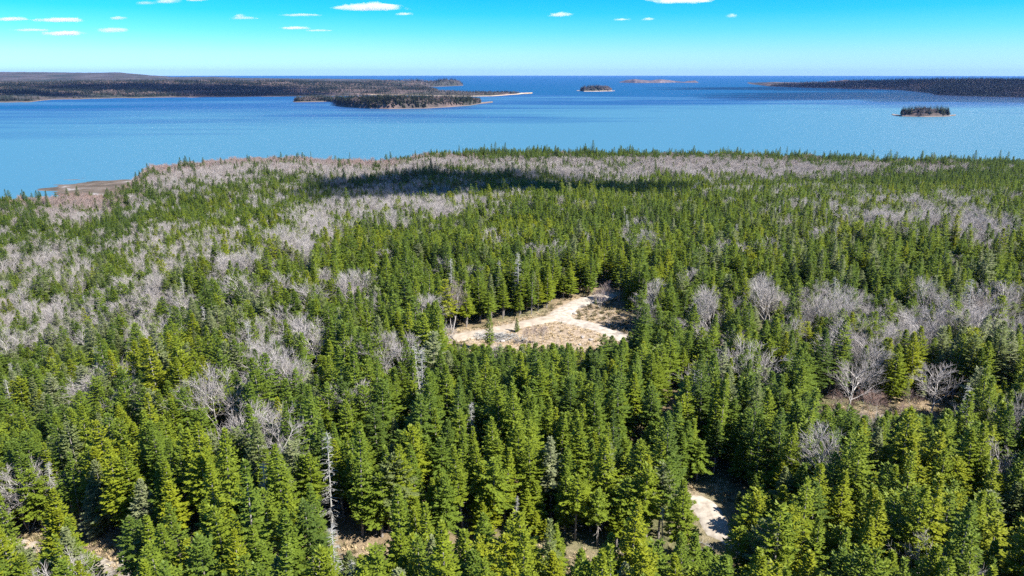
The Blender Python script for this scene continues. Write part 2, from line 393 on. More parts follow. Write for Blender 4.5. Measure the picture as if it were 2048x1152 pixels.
# mud and ledges bared by the tide at the left shore
def tide_flat():
    P = np.array([at(*p) for p in [(80, 378), (110, 372), (150, 368), (190, 362), (225, 360), (255, 358), (285, 360), (280, 392), (150, 396), (90, 388)]])
    x0, y0 = P.min(0); x1, y1 = P.max(0)
    X, Y = np.meshgrid(np.arange(x0 - 20, x1 + 20, 3.0), np.arange(y0 - 20, y1 + 20, 3.0))
    d = dist_poly(X, Y, np.vstack([P, P[:1]])); d = np.where(inpoly(X, Y, P), d, -d)
    Z = -0.35 + 0.9 * sstep((d + 12) / 30) + (fbm(X / 26, Y / 12, 21) - 0.5) * 1.5
    ny, nx = X.shape; idx = np.arange(ny * nx).reshape(ny, nx)
    Fc = np.stack([idx[:-1, :-1], idx[:-1, 1:], idx[1:, 1:], idx[1:, :-1]], -1).reshape(-1, 4)
    return tag(obj('tidal_flat', mesh('tidal_flat', np.stack([X, Y, Z], -1), Fc, [M_MUD], smooth=True)), 'brown mudflat and ledges bared by the tide at the left shore', 'mudflat', kind='structure')
tide_flat()

# ------------------------------------------------------------------ tree meshes
class Buf:
    def __init__(s): s.v = []; s.f = []; s.m = []
    def kite(s, p, d, side, L, W, lift, mi):
        """one folded needle spray: base p, direction d"""
        n = len(s.v); up = np.cross(side, d)
        s.v += [p, p + d * L * 0.45 + side * W * 0.5 - up * lift, p + d * L, p + d * L * 0.45 - side * W * 0.5 - up * lift]
        s.f += [(n, n + 1, n + 2), (n, n + 2, n + 3)]; s.m += [mi, mi]
    def tube(s, pts, rads, k, mi):
        n0 = len(s.v); pts = np.asarray(pts, float)
        for i, p in enumerate(pts):
            d = pts[min(i + 1, len(pts) - 1)] - pts[max(i - 1, 0)]; d = d / (np.linalg.norm(d) + 1e-9)
            a = np.cross(d, [0.31, 0.17, 0.93] if abs(d[2]) < 0.9 else [1, 0, 0]); a /= np.linalg.norm(a) + 1e-9; b = np.cross(d, a)
            for j in range(k):
                t = 2 * PI * j / k; s.v.append(p + rads[i] * (a * math.cos(t) + b * math.sin(t)))
        for i in range(len(pts) - 1):
            for j in range(k):
                q = n0 + i * k + j; r = n0 + i * k + (j + 1) % k
                s.f += [(q, r, r + k), (q, r + k, q + k)]; s.m += [mi, mi]
    def split(s):
        """one mesh per material index"""
        V = np.array(s.v); Fc = np.array(s.f); M = np.array(s.m); out = {}
        for mi in np.unique(M):
            f = Fc[M == mi]; u, inv = np.unique(f, return_inverse=True); out[int(mi)] = (V[u], inv.reshape(-1, 3))
        return out
def norm(v): return v / (np.linalg.norm(v) + 1e-9)

def spruce_buf(r, H=14.0, R=2.3, base=0.2, dens=1.0, droop=0.0, ragged=0.15, shape=0.85):
    b = Buf(); lean = np.array([r.uniform(-.02, .02), r.uniform(-.02, .02), 1.0])
    b.tube([lean * H * t for t in (0, .3, .6, .85, 1.0)], [0.20, 0.15, 0.10, 0.05, 0.012], 5, 0)
    zb = H * base; n = int((H - zb) / 0.44)
    az = r.uniform(0, 6)
    lob = [(r.uniform(0, 6.28), r.uniform(.6, 1.0)) for _ in range(3)]
    for i in range(n + 1):
        t = i / n; z = zb + (H - zb) * t * 0.985
        rad = 1.12 * R * (min(1, (t + 0.10) / 0.22)) * (1 - t) ** shape + 0.12
        nb = max(4, int((8.5 if t < .8 else 6) * dens))
        for k in range(nb):
            a = az + 2 * PI * k / nb + r.uniform(-.3, .3)
            f = 1 + ragged * r.uniform(-1.9, 1.6)
            for la, ls in lob: f *= 1 - 0.16 * ls * max(0, math.cos(a - la + t * 2)) ** 4
            if r.random() < 0.12: f *= 0.5
            L = rad * f
            zz = z + r.uniform(-.2, .2)
            e0 = 0.75 * t ** 2 + 0.02 - droop - 0.28 * (1 - t)
            o = np.array([math.cos(a), math.sin(a), 0.0]); sd_ = np.array([-math.sin(a), math.cos(a), 0.0])
            p0 = lean * zz
            m = max(2, int(L / 0.27))
            for q in range(m):
                s = (q + 0.6) / m
                if s < 0.22 and t < .8: continue
                h = L * (math.sin(e0) * s + 0.16 * s * s)
                p = p0 + o * L * s * math.cos(e0) + np.array([0, 0, h])
                sl = min(0.95, 0.26 * L * (1.15 - s) + 0.34) * r.uniform(.8, 1.2)
                for sg in (-1, 1):
                    dd = norm(o * r.uniform(.55, .95) + sd_ * sg * r.uniform(.6, 1.0) + np.array([0, 0, r.uniform(-.30, .22)]))
                    sv = norm(np.cross(dd, [r.uniform(-.35, .35), r.uniform(-.35, .35), 1]))
                    b.kite(p, dd, sv, sl * .95, r.uniform(.20, .36), r.uniform(.02, .11), 1)
            tip = p0 + o * L * 0.82 * math.cos(e0) + np.array([0, 0, L * (math.sin(e0) * .82 + .11)])
            dd = norm(o + np.array([0, 0, math.sin(e0) + .3])); sv = norm(np.cross(dd, [0, 0, 1]))
            b.kite(tip, dd, sv, L * .2 + .32, .26, .05, 1)
        az += 2.4
    for k in range(5):
        a = k * 2.5; dd = norm(np.array([math.cos(a) * .35, math.sin(a) * .35, 1.0])); b.kite(lean * (H - .35), dd, norm(np.cross(dd, [1, .2, 0])), .55, .16, .02, 1)
    # dead stubs on the bare lower stem
    for k in range(int(base * 60)):
        z = r.uniform(.08, base + .05) * H; a = r.uniform(0, 6.28); L = r.uniform(.5, 1.3)
        dd = norm(np.array([math.cos(a), math.sin(a), r.uniform(-.4, .1)])); b.kite(lean * z, dd, norm(np.cross(dd, [0, 0, 1])), L, .07, .01, 0)
    return b

def dead_spruce_buf(r, H=12.0):
    b = Buf(); lean = np.array([r.uniform(-.05, .05), r.uniform(-.05, .05), 1.0])
    b.tube([lean * H * t for t in (0, .3, .6, .85, 1.0)], [0.17, 0.13, 0.09, 0.05, 0.015], 5, 0)
    for i in range(130):
        t = r.uniform(.15, .98); a = r.uniform(0, 6.28); L = (1 - t) * r.uniform(1.0, 2.0) + .3
        o = np.array([math.cos(a), math.sin(a), 0]); e = -0.25 + .5 * t
        p = lean * H * t; q = p + o * L * .55 + np.array([0, 0, L * .5 * e]); w = p + o * L + np.array([0, 0, L * (e * .8)])
        b.tube([p, q, w], [.035, .025, .008], 3, 1)
        for k in range(3):
            s = r.uniform(.3, 1); c = p + (w - p) * s; dd = norm(o * .6 + np.array([-o[1], o[0], 0]) * r.choice((-1, 1)) * r.uniform(.4, 1) + np.array([0, 0, r.uniform(-.5, .1)]))
            b.kite(c, dd, norm(np.cross(dd, [0, 0, 1])), r.uniform(.2, .5), .04, .01, 1)
    return b

def bare_buf(r, H=12.0, spread=1.0, stems=1, fine=1.0):
    b = Buf()
    def grow(p, d, L, rad, lvl):
        n = 4 if lvl < 2 else 3; pts = [p]; rr = [rad]; q = p.copy(); dd = d.copy()
        for i in range(n):
            dd = norm(dd + np.array([r.uniform(-.16, .16), r.uniform(-.16, .16), .06 + .04 * lvl])); q = q + dd * L / n; pts.append(q.copy()); rr.append(rad * (1 - .75 * (i + 1) / n))
        b.tube(pts, rr, 5 if lvl == 0 else 3, 0 if lvl < 2 else 1)
        if lvl >= 3: return
        kids = [int(13 * (1 if stems == 1 else .7)), 6, int(7 * fine)][lvl]
        for k in range(kids):
            s = (0.30 + .70 * (k + r.random()) / kids) if lvl == 0 else r.uniform(.25, 1.0)
            i = min(n - 1, int(s * n)); c = pts[i] + (pts[i + 1] - pts[i]) * (s * n - i)
            a = k * 2.4 + r.uniform(-.4, .4); ax = norm(np.cross(dd, [math.cos(a), math.sin(a), .1]))
            w = [r.uniform(.5, .95) * spread, r.uniform(.4, .85), r.uniform(.4, 1.0)][lvl]
            nd = norm(d * math.cos(w) + ax * math.sin(w))
            nl = [L * .52 * (1.25 - .65 * s) * spread ** .4, L * .48, L * .62][lvl]
            nr = max([rad * .48, rad * .5, .020][lvl], .017)
            grow(c, nd, nl, nr, lvl + 1)
    for k in range(stems):
        a = k * 2 * PI / stems + r.uniform(-.3, .3); t = 0 if stems == 1 else r.uniform(.12, .3)
        grow(np.array([math.cos(a) * .2, math.sin(a) * .2, 0.0]) * (stems > 1), norm(np.array([math.cos(a) * t, math.sin(a) * t, 1])), H * .82 * r.uniform(.9, 1.05), .17 if stems == 1 else .11, 0)
    return b

R_ = random.Random(11)
def finish(kind, buf, mats):
    parts = buf.split(); out = {'whole': mesh(kind, buf.v, np.array(buf.f), mats, buf.m)}
    for mi, (v, f) in parts.items(): out[mi] = mesh(kind + ('_trunk' if mi == 0 else '_crown'), v, f, [mats[mi]])
    return out
SPR = []
for k, a in enumerate([dict(R=2.3, base=.20), dict(R=2.0, base=.30), dict(R=2.6, base=.16, shape=.75), dict(R=1.8, base=.38, ragged=.25), dict(R=2.2, base=.26, droop=.12),
                       dict(R=2.5, base=.34, shape=.6, ragged=.28, dens=.9), dict(R=1.6, base=.18, H=13), dict(R=2.1, base=.45, shape=.6, ragged=.25), dict(R=2.9, base=.10, shape=.9), dict(R=2.0, base=.22, ragged=.3, dens=.8),
                       dict(R=2.3, base=.30, shape=.45, ragged=.3, dens=.85, H=12), dict(R=1.7, base=.5, shape=.55, ragged=.35, dens=.75), dict(R=1.5, base=.25, shape=1.0, dens=.7, ragged=.3), dict(R=2.4, base=.22, shape=.7, droop=.2, ragged=.22)]):
    SPR.append(finish('spruce', spruce_buf(R_, **a), [M_BARK, M_NEEDLE]))
DEAD = [finish('dead_spruce', dead_spruce_buf(R_, h), [M_DEAD, M_DEAD]) for h in (12, 13, 10)]
BARE = [finish('bare_tree', bare_buf(R_, *a), [M_PALEBARK, M_TWIG]) for a in
        [(12, 1.0, 1, 1.3), (12, 1.2, 1, 1.2), (11, .8, 2, 1.2), (13, .75, 1, 1.3), (11, 1.1, 3, 1.1), (12, .95, 2, 1.2)]]

# low detail spruce for shores kilometres off
def far_tree(r, H=11.0, R=2.4):
    b = Buf(); b.tube([[0, 0, 0], [0, 0, H * .4]], [.2, .15], 3, 0)
    for i in range(10):
        t = i / 10; z = H * (.15 + .8 * t); rad = R * (1 - t) ** .8 + .2
        for k in range(6):
            a = k * 1.05 + i * 2.4 + r.uniform(-.3, .3); dd = norm(np.array([math.cos(a), math.sin(a), -.25 + .5 * t]))
            b.kite(np.array([0, 0, z]), dd, norm(np.cross(dd, [r.uniform(-.4, .4), r.uniform(-.4, .4), 1])), rad * r.uniform(.8, 1.2), rad * .8, .12, 1)
    b.kite(np.array([0, 0, H * .9]), np.array([0, 0, 1.0]), np.array([1.0, 0, 0]), H * .12, .3, 0, 1)
    return b
FAR = [finish('far_spruce', far_tree(R_, *a), [M_BARK, M_FARN]) for a in [(11, 2.3), (13, 2.5), (9, 2.6)]]
def far_bare(r):
    b = Buf(); b.tube([[0, 0, 0], [0, 0, 5]], [.2, .12], 3, 0)
    for i in range(60):
        dd = norm(np.array([r.uniform(-.8, .8), r.uniform(-.8, .8), r.uniform(.3, 1)])); b.kite(np.array([0, 0, r.uniform(2, 5)]) + dd * 1.0, dd, norm(np.cross(dd, [r.uniform(-1, 1), r.uniform(-1, 1), .2])), r.uniform(2, 4.5), .25, .02, 1)
    return b
M_FTWIG = plain('distant_twigs', [(0.3, (0.13, 0.095, 0.09)), (0.7, (0.21, 0.155, 0.14))], 0.5)
FARB = [finish('far_bare', far_bare(R_), [M_BARK, M_FTWIG]) for _ in range(2)]

# ------------------------------------------------------------------ instancing for what nobody could count
def collection_of(name, meshes):
    c = bpy.data.collections.new(name)
    for i, m in enumerate(meshes):
        c.objects.link(bpy.data.objects.new('%s_source_%02d' % (name, i), m))
    return c
def scatter(name, pts, var, scl, rot, tint, coll):
    """pts (n,3), var int, scl (n,3), rot z, tint -> one object"""
    m = bpy.data.meshes.new(name); m.vertices.add(len(pts)); m.vertices.foreach_set('co', np.asarray(pts, np.float32).ravel())
    def A(nm, ty, v, key='value'): a = m.attributes.new(nm, ty, 'POINT'); a.data.foreach_set(key, np.ascontiguousarray(v).ravel())
    A('variant', 'INT', np.asarray(var, np.int32)); A('size', 'FLOAT_VECTOR', np.asarray(scl, np.float32), 'vector')
    A('turn', 'FLOAT_VECTOR', np.stack([rng.normal(0, .045, len(pts)), rng.normal(0, .045, len(pts)), rot], -1).astype(np.float32), 'vector')
    A('tint', 'FLOAT', np.asarray(tint, np.float32))
    m.update()
    o = obj(name, m)
    g = bpy.data.node_groups.new(name, 'GeometryNodeTree')
    g.interface.new_socket('Geometry', in_out='INPUT', socket_type='NodeSocketGeometry'); g.interface.new_socket('Geometry', in_out='OUTPUT', socket_type='NodeSocketGeometry')
    gi = N(g, 'NodeGroupInput'); go = N(g, 'NodeGroupOutput')
    m2p = N(g, 'GeometryNodeMeshToPoints'); iop = N(g, 'GeometryNodeInstanceOnPoints'); ci = N(g, 'GeometryNodeCollectionInfo')
    ci.inputs['Collection'].default_value = coll; ci.inputs['Separate Children'].default_value = True; ci.inputs['Reset Children'].default_value = True
    def NA(nm, ty): n = N(g, 'GeometryNodeInputNamedAttribute', data_type=ty); n.inputs['Name'].default_value = nm; return n.outputs['Attribute']
    l = g.links.new
    e2r = N(g, 'FunctionNodeEulerToRotation')
    l(gi.outputs[0], m2p.inputs['Mesh']); l(m2p.outputs[0], iop.inputs['Points']); l(ci.outputs[0], iop.inputs['Instance'])
    iop.inputs['Pick Instance'].default_value = True; l(NA('variant', 'INT'), iop.inputs['Instance Index'])
    l(NA('turn', 'FLOAT_VECTOR'), e2r.inputs[0]); l(e2r.outputs[0], iop.inputs['Rotation']); l(NA('size', 'FLOAT_VECTOR'), iop.inputs['Scale'])
    l(iop.outputs[0], go.inputs[0])
    md = o.modifiers.new('scatter', 'NODES'); md.node_group = g
    return o
C_SPR = collection_of('spruces', [s['whole'] for s in SPR])
C_BARE = collection_of('bares', [s['whole'] for s in BARE])
C_FAR = collection_of('fars', [s['whole'] for s in FAR] + [s['whole'] for s in FARB])

# ------------------------------------------------------------------ where the trees of the mainland stand
SP = 3.1
X, Y = np.meshgrid(np.arange(-1000, 1080, SP), np.arange(36, 1210, SP * .88))
X[::2] += SP / 2
X = (X + rng.uniform(-.42, .42, X.shape) * SP).ravel(); Y = (Y + rng.uniform(-.42, .42, Y.shape) * SP).ravel()
dsh = shore_d(X, Y)
keep = (dsh > 3) & (np.abs(X) < Y * 0.80 + 32)
X = X[keep]; Y = Y[keep]; dsh = dsh[keep]
Z = gz(X, Y)
op = openness(X, Y) + (vnoise(X / 4, Y / 4, 41) - .5) * 1.4
k = op > 1.2; X, Y, Z, dsh, op = X[k], Y[k], Z[k], dsh[k], op[k]
PX, PY, DEP = proj(X, Y, Z + 9.0)
# hardwood share, blobs placed by the places they have in the photograph
BLOBS = [(520, 320, 330, 30, 1.3), (330, 350, 170, 28, .7), (700, 330, 160, 22, 1.0), (120, 400, 170, 40, .6), (900, 325, 90, 22, .7), (1130, 332, 260, 18, .7), (1450, 335, 280, 24, .95), (1780, 335, 200, 14, .6),
         (1560, 385, 200, 16, .35), (760, 400, 260, 45, .55), (640, 450, 60, 30, .5), (1850, 425, 170, 38, .55), (1960, 465, 90, 28, .85), (1640, 420, 90, 30, .4), (1250, 350, 200, 18, .6),
         (60, 520, 100, 60, .4), (350, 490, 170, 40, .34), (260, 560, 200, 55, .34), (500, 520, 80, 60, .34), (600, 490, 60, 30, .4), (60, 640, 120, 35, .65), (330, 610, 60, 60, .55),
         (480, 840, 45, 40, .45), (220, 770, 60, 40, .55), (600, 850, 40, 50, .35), (700, 800, 40, 30, .25), (1420, 620, 90, 45, .45), (1560, 590, 90, 35, .4), (1800, 640, 220, 55, .42), (1960, 620, 110, 50, .4), (1350, 520, 60, 30, .2), (1500, 700, 80, 40, .25), (550, 700, 120, 80, .14), (1850, 900, 200, 80, .08),
         (1760, 690, 70, 35, .45), (1620, 620, 60, 40, .4), (1280, 600, 30, 40, .4), (900, 610, 26, 40, .5), (660, 590, 70, 60, .12), (1190, 590, 30, 30, .4), (1430, 900, 40, 40, .4)]
pb = np.full(X.shape, 0.02)
for a, b_, rx, ry, w in BLOBS:
    pb = np.maximum(pb, w * np.exp(-(((PX - a) / rx) ** 2 + ((PY - b_) / ry) ** 2) ** 1.5))
pb = np.clip(pb * np.where(PY > 410, 1.35, 1.1) * np.clip((.5 * fbm(X / 24, Y / 24, 51) + .5 * fbm(X / 11, Y / 11, 53) - .31) * 4.6, .06, 1.35) + (fbm(X / 12, Y / 12, 77) > .71) * .10 * (DEP > 160), 0, .97)
u = rng.random(X.shape)
is_bare = u < pb
# hardwoods stand wider apart
drop = is_bare & (rng.random(X.shape) < .45)
X, Y, Z, dsh, op, PX, PY, DEP, is_bare, pb = [a[~drop] for a in (X, Y, Z, dsh, op, PX, PY, DEP, is_bare, pb)]
n = len(X)
grey_zone = np.zeros(n)
for a, b_, rx, ry, w in [(60, 690, 190, 90, .55), (330, 640, 150, 80, .4), (150, 780, 130, 70, .4), (560, 900, 80, 60, .6), (600, 640, 60, 80, .3), (1950, 690, 160, 120, .6), (1650, 600, 200, 50, .45), (1700, 450, 300, 40, .3), (100, 560, 200, 50, .4), (480, 860, 90, 60, .5), (1440, 960, 60, 40, .5), (200, 960, 60, 60, .4)]:
    grey_zone = np.maximum(grey_zone, w * np.exp(-(((PX - a) / rx) ** 2 + ((PY - b_) / ry) ** 2)))
is_dead = (~is_bare) & (rng.random(n) < .012 + .15 * grey_zone) & (DEP < 420)
stand = fbm(X / 45, Y / 45, 61)
hgt = 10.9 + 2.3 * np.exp(-((Y - 70) / 60.0) ** 2) + 3.4 * (stand - .5) * 2 + rng.normal(0, 2.2, n)
hgt = np.clip(hgt, 5.5, 19.5); hgt *= 1 - .12 * np.exp(-dsh / 60); hgt = np.where((dsh < 150) & is_bare, hgt * .80, hgt); hgt = np.where((dsh < 90) & ~is_bare, hgt * (.45 + .85 * np.clip(fbm(X / 14, Y / 14, 81) * 1.6 - .3, 0, 1) + rng.uniform(-.15, .2, n)), hgt)
hgt = np.where((rng.random(n) < .10), hgt * .62, hgt)
hgt = np.where((op < 3.0) & (rng.random(n) < .3), hgt * .55, hgt)
bottom = (PY > 1000) & (PX < 1500)
hgt = np.where(is_bare, np.clip(hgt * .95, 6, 13), hgt)
# yellower in the near front row, duller and darker near the dark stand edges
tint = 0.40 + .30 * (fbm(X / 30, Y / 30, 71) - .5) * 2 + rng.normal(0, .14, n) + .14 * np.exp(-((Y - 80) / 14.0) ** 2)
tint = np.clip(tint, .02, .72)
pale = (rng.random(n) < .05 + .78 * grey_zone); tint = np.where(pale, rng.uniform(.84, 1.0, n), tint)
btint = np.clip(np.exp(-dsh / 130) * 1.1 + rng.normal(-.05, .12, n), 0, 1)
big = (~is_bare) & (dsh < 330) & (rng.random(n) < .10); hgt = np.where(big, hgt * 1.25, np.where((dsh < 330) & ~is_bare, hgt * (1 - .38 * np.clip(pb, 0, 1)), hgt)); tint = np.where((dsh < 330) & (tint < .8), tint * np.where(big, .3, .75), tint)
rot = rng.uniform(0, 6.28, n); var = rng.integers(0, 1000, n)
wide = rng.uniform(.92, 1.3, n)
# young growth only where the photograph looks over it onto open ground
BX, BY, _ = proj(X, Y, Z)
hmax = np.full(n, 99.0)
for x0, x1, yl in [(903, 950, 688), (950, 1020, 694), (1020, 1120, 690), (1120, 1190, 692), (1190, 1232, 676), (1232, 1262, 664), (1398, 1444, 1100), (1640, 1700, 816), (1700, 1890, 820), (200, 262, 1112), (215, 272, 1190), (695, 745, 1104), (1125, 1190, 1100), (60, 110, 1085), (428, 488, 862)]:
    mk = (BX > x0 - 14) & (BX < x1 + 14) & (BY > yl - 6) & (BY < yl + 190)
    rr_ = ray(0, yl + 0.0); th_ = np.hypot(X, Y); cx_ = (BX - 1024) / F
    slp = rr_[2] / np.hypot(cx_, rr_[1])
    hmax = np.where(mk, np.minimum(hmax, CAM_H + slp * th_ - Z + rng.uniform(-1.2, .8, n)), hmax)
pc = atg(1424, 1050); ux, uy = X - pc[0], Y - pc[1]; sh_ = np.array([SUNV.x, SUNV.y]) / math.hypot(SUNV.x, SUNV.y)
al = ux * sh_[0] + uy * sh_[1]; la = np.abs(-ux * sh_[1] + uy * sh_[0])
hmax = np.where((al > 0) & (al < 17) & (la < 7.0), np.minimum(hmax, al * .9 + 1.0), hmax)
hgt = np.minimum(hgt, np.maximum(hmax, 0)); okh = hgt > 2.2
X, Y, Z, dsh, op, PX, PY, DEP, is_bare, pb, is_dead, hgt, tint, btint, rot, var, wide = [a[okh] for a in (X, Y, Z, dsh, op, PX, PY, DEP, is_bare, pb, is_dead, hgt, tint, btint, rot, var, wide)]
wide = wide * np.clip(hgt / 8.0, .45, 1); n = len(X)
INFRAME = (PX > -20) & (PX < 2068) & (PY > -20) & (PY < 1165)

# ------------------------------------------------------------------ individual trees (the ones that show largest)
def pick(mask, count):
    i = np.where(mask & INFRAME)[0]; return i[np.argsort(DEP[i])][:count]
I_SPR = pick(~is_bare & ~is_dead, 300)
I_BARE = pick(is_bare, 260)
I_DEAD = pick(is_dead, 200)
taken = np.zeros(n, bool); taken[I_SPR] = taken[I_BARE] = taken[I_DEAD] = True

MARKS = [  # landmarks one can find in the photograph
    (1415, 1040, 'the shaded gravel patch'), (1080, 650, 'the gravel clearing'), (1690, 770, 'the big round bare tree'), (240, 1140, 'the white track corner'),
    (1770, 830, 'the tan glade'), (60, 1000, 'the sprawling white birch'), (455, 850, 'the pale forked birch')]
used = set()
NUMW = {1: '', 2: 'second ', 3: 'third ', 4: 'fourth ', 5: 'fifth ', 6: 'sixth ', 7: 'seventh ', 8: 'eighth ', 9: 'ninth ', 10: 'tenth '}
def ordw(k):
    if k in NUMW: return NUMW[k]
    return '%d%s ' % (k, {1: 'st', 2: 'nd', 3: 'rd'}.get(k % 10 if k % 100 not in (11, 12, 13) else 0, 'th'))
def direction(dx, dy):
    v = 'above' if dy < 0 else 'below'; h = 'left' if dx < 0 else 'right'
    if abs(dx) < 0.45 * abs(dy): return 'straight ' + v
    if abs(dy) < 0.45 * abs(dx): return h + ' of'
    return '%s %s of' % (v, h)
def mark_of(px, py):
    best = min(MARKS, key=lambda m: math.hypot(px - m[0], (py - m[1]) * 1.3)); return best
def label_trees(idx, look, noun):
    """look first, then which one counted outwards from a landmark one can find"""
    groups = {}
    for i in idx:
        m = mark_of(PX[i], PY[i]); d = direction(PX[i] - m[0], PY[i] - m[1])
        groups.setdefault((look(i), d, m[2]), []).append((math.hypot(PX[i] - m[0], PY[i] - m[1]), i))
    out = {}
    for (lk, d, mk), L in groups.items():
        for r_, (_, i) in enumerate(sorted(L)):
            nearest = 'nearest ' if r_ == 0 else ordw(r_ + 1) + 'nearest '
            out[i] = '%s%s %s %s %s' % (nearest, lk, noun, d, mk)
    return out
def look_spr(i):
    t = tint[i]; c = 'dark green' if t < .30 else 'mid green' if t < .48 else 'yellow-green' if t < .80 else 'pale grey-green'
    h = 'tall' if hgt[i] > 14.2 else 'short' if hgt[i] < 9.5 else 'middling'
    w = ' broad' if wide[i] > 1.18 else ' slim' if wide[i] < 1.0 else ''
    return h + w + ' ' + c
def look_bare(i):
    return ('tall ' if hgt[i] > 12 else 'small ' if hgt[i] < 9 else '') + ('pinkish grey' if btint[i] > .35 else 'grey')
def look_dead(i): return ('tall ' if hgt[i] > 12.5 else 'short ' if hgt[i] < 9.5 else '') + 'bleached'

def tree(name, meshes, i, label, cat, group, s3, tn):
    root = bpy.data.objects.new(name, None); COL.objects.link(root)
    root.empty_display_size = 1.0
    root.location = (X[i], Y[i], Z[i] - .15); root.rotation_euler = (random.gauss(0, .035), random.gauss(0, .035), rot[i]); root.scale = s3
    tag(root, label, cat, group)
    for mi, pn in ((0, 'trunk'), (1, 'crown')):
        o = bpy.data.objects.new(pn, meshes[mi]); COL.objects.link(o); o.parent = root; o['tint'] = float(tn)
    return root
lab = label_trees(I_SPR, look_spr, 'spruce')
for i in I_SPR:
    s = hgt[i] / 14.0; tree('spruce_tree', SPR[var[i] % len(SPR)], i, lab[i], 'spruce', 'spruces of the near forest', (s * .35 + .65 * wide[i],) * 2 + (s,), tint[i])
lab = label_trees(I_BARE, look_bare, 'leafless tree')
for i in I_BARE:
    s = hgt[i] / 12.3; tree('bare_tree', BARE[var[i] % len(BARE)], i, lab[i], 'bare tree', 'leafless hardwoods among the spruces', (s * wide[i],) * 2 + (s,), btint[i])
lab = label_trees(I_DEAD, look_dead, 'dead spruce')
for i in I_DEAD:
    s = hgt[i] / 12.0; tree('dead_spruce', DEAD[var[i] % len(DEAD)], i, lab[i], 'dead tree', 'dead standing spruces', (s, s, s), 0)

rest = ~taken & ~is_dead
def whole(mask, nvar, ref, tn, name, coll):
    s = hgt[mask] / ref; w = wide[mask]
    xy = (s * .35 + .65 * w) if ref == 14.0 else s * w
    return scatter(name, np.stack([X[mask], Y[mask], Z[mask] - .15], -1), var[mask] % nvar, np.stack([xy, xy, s], -1), rot[mask], tn[mask], coll)
tag(whole(rest & ~is_bare, len(SPR), 14.0, tint, 'spruce_forest', C_SPR), 'dense spruce forest running back to the shore', 'forest', kind='stuff')
tag(whole(rest & is_bare, len(BARE), 12.3, btint, 'bare_hardwoods', C_BARE), 'leafless grey and pinkish hardwoods mixed into the forest towards the shore', 'woods', kind='stuff')

# hand-placed trees that stand out
def hero(name, meshes, px, py, label, cat, group, sc, tn=0.2, rz=0.0, sxy=None):
    p = atg(px, py); root = bpy.data.objects.new(name, None); COL.objects.link(root)
    root.location = (p[0], p[1], float(gz(p[0], p[1])) - .1); root.scale = (sxy or sc, sxy or sc, sc); root.rotation_euler = (0, 0, rz); tag(root, label, cat, group)
    for mi, pn in ((0, 'trunk'), (1, 'crown')):
        o = bpy.data.objects.new(pn, meshes[mi]); COL.objects.link(o); o.parent = root; o['tint'] = tn
GB = 'leafless hardwoods among the spruces'; GSP = 'spruces of the near forest'
hero('bare_tree', BARE[1], 1692, 835, 'big round grey leafless tree at the left end of the tan glade', 'bare tree', GB, .98, .1, sxy=1.15)
hero('bare_tree', BARE[0], 1858, 838, 'pale spreading leafless tree at the right end of the tan glade', 'bare tree', GB, .88, .05, 2.0, 1.05)
hero('bare_tree', BARE[2], 905, 662, 'pinkish many-stemmed leafless tree at the left tip of the gravel clearing', 'bare tree', GB, 1.05, .5, 1.0)
hero('bare_tree', BARE[4], 60, 1060, 'sprawling white birch low in the bottom left corner', 'bare tree', GB, .95, 0.0, 0.5, 1.2)
hero('bare_tree', BARE[5], 455, 890, 'pale forked birch rising above the spruces at lower left', 'bare tree', GB, 1.1, .05, .3)
hero('bare_tree', BARE[3], 1300, 655, 'crooked white leafless tree leaning beside the right edge of the clearing', 'bare tree', GB, .9, 0.0, .9, 1.1)
hero('spruce_tree', SPR[8], 1034, 664, 'tiny lone spruce standing in the middle of the clearing grass', 'spruce', GSP, .27, .35, 0, .30)
hero('spruce_tree', SPR[6], 980, 702, 'pointed spruce in front of the brush pile', 'spruce', GSP, .80, .38)
hero('spruce_tree', SPR[1], 1190, 612, 'small spruce on the island of scrub inside the road bend', 'spruce', GSP, .22, .2)
for k, (px, py, s, lb) in enumerate([(1068, 690, .42, 'thin bare sapling at the front of the clearing grass, middle of three'), (1052, 692, .32, 'shortest thin bare sapling at the front of the clearing grass'),
                                     (1200, 618, .48, 'thin bare sapling inside the road bend'), (1212, 606, .55, 'tall thin bare sapling by the far end of the road'), (1085, 688, .36, 'thin bare sapling at the front of the clearing, rightmost')]):
    hero('bare_sapling', BARE[k % 3 + 2], px, py, lb, 'sapling', 'bare saplings in the clearing', s, .6, k * 1.3)

for k, (px, py, s, lb) in enumerate([(1668, 828, .38, 'brown leafless shrub at the left end of the tan glade'), (1700, 832, .30, 'low brown leafless shrub under the big round bare tree'), (1728, 834, .42, 'brown upright shrub in the glade, just right of the big bare tree'),
                                     (1752, 832, .40, 'rounded brown shrub in the middle of the tan glade'), (1800, 836, .30, 'low reddish shrub in the middle of the tan glade'), (1822, 828, .36, 'reddish brown shrub left of the pale spreading bare tree')]):
    hero('bare_shrub', BARE[(4, 2, 5)[k % 3]], px, py, lb, 'shrub', 'leafless shrubs in the glade', s, 1.0, k * 1.1, s * 1.2)

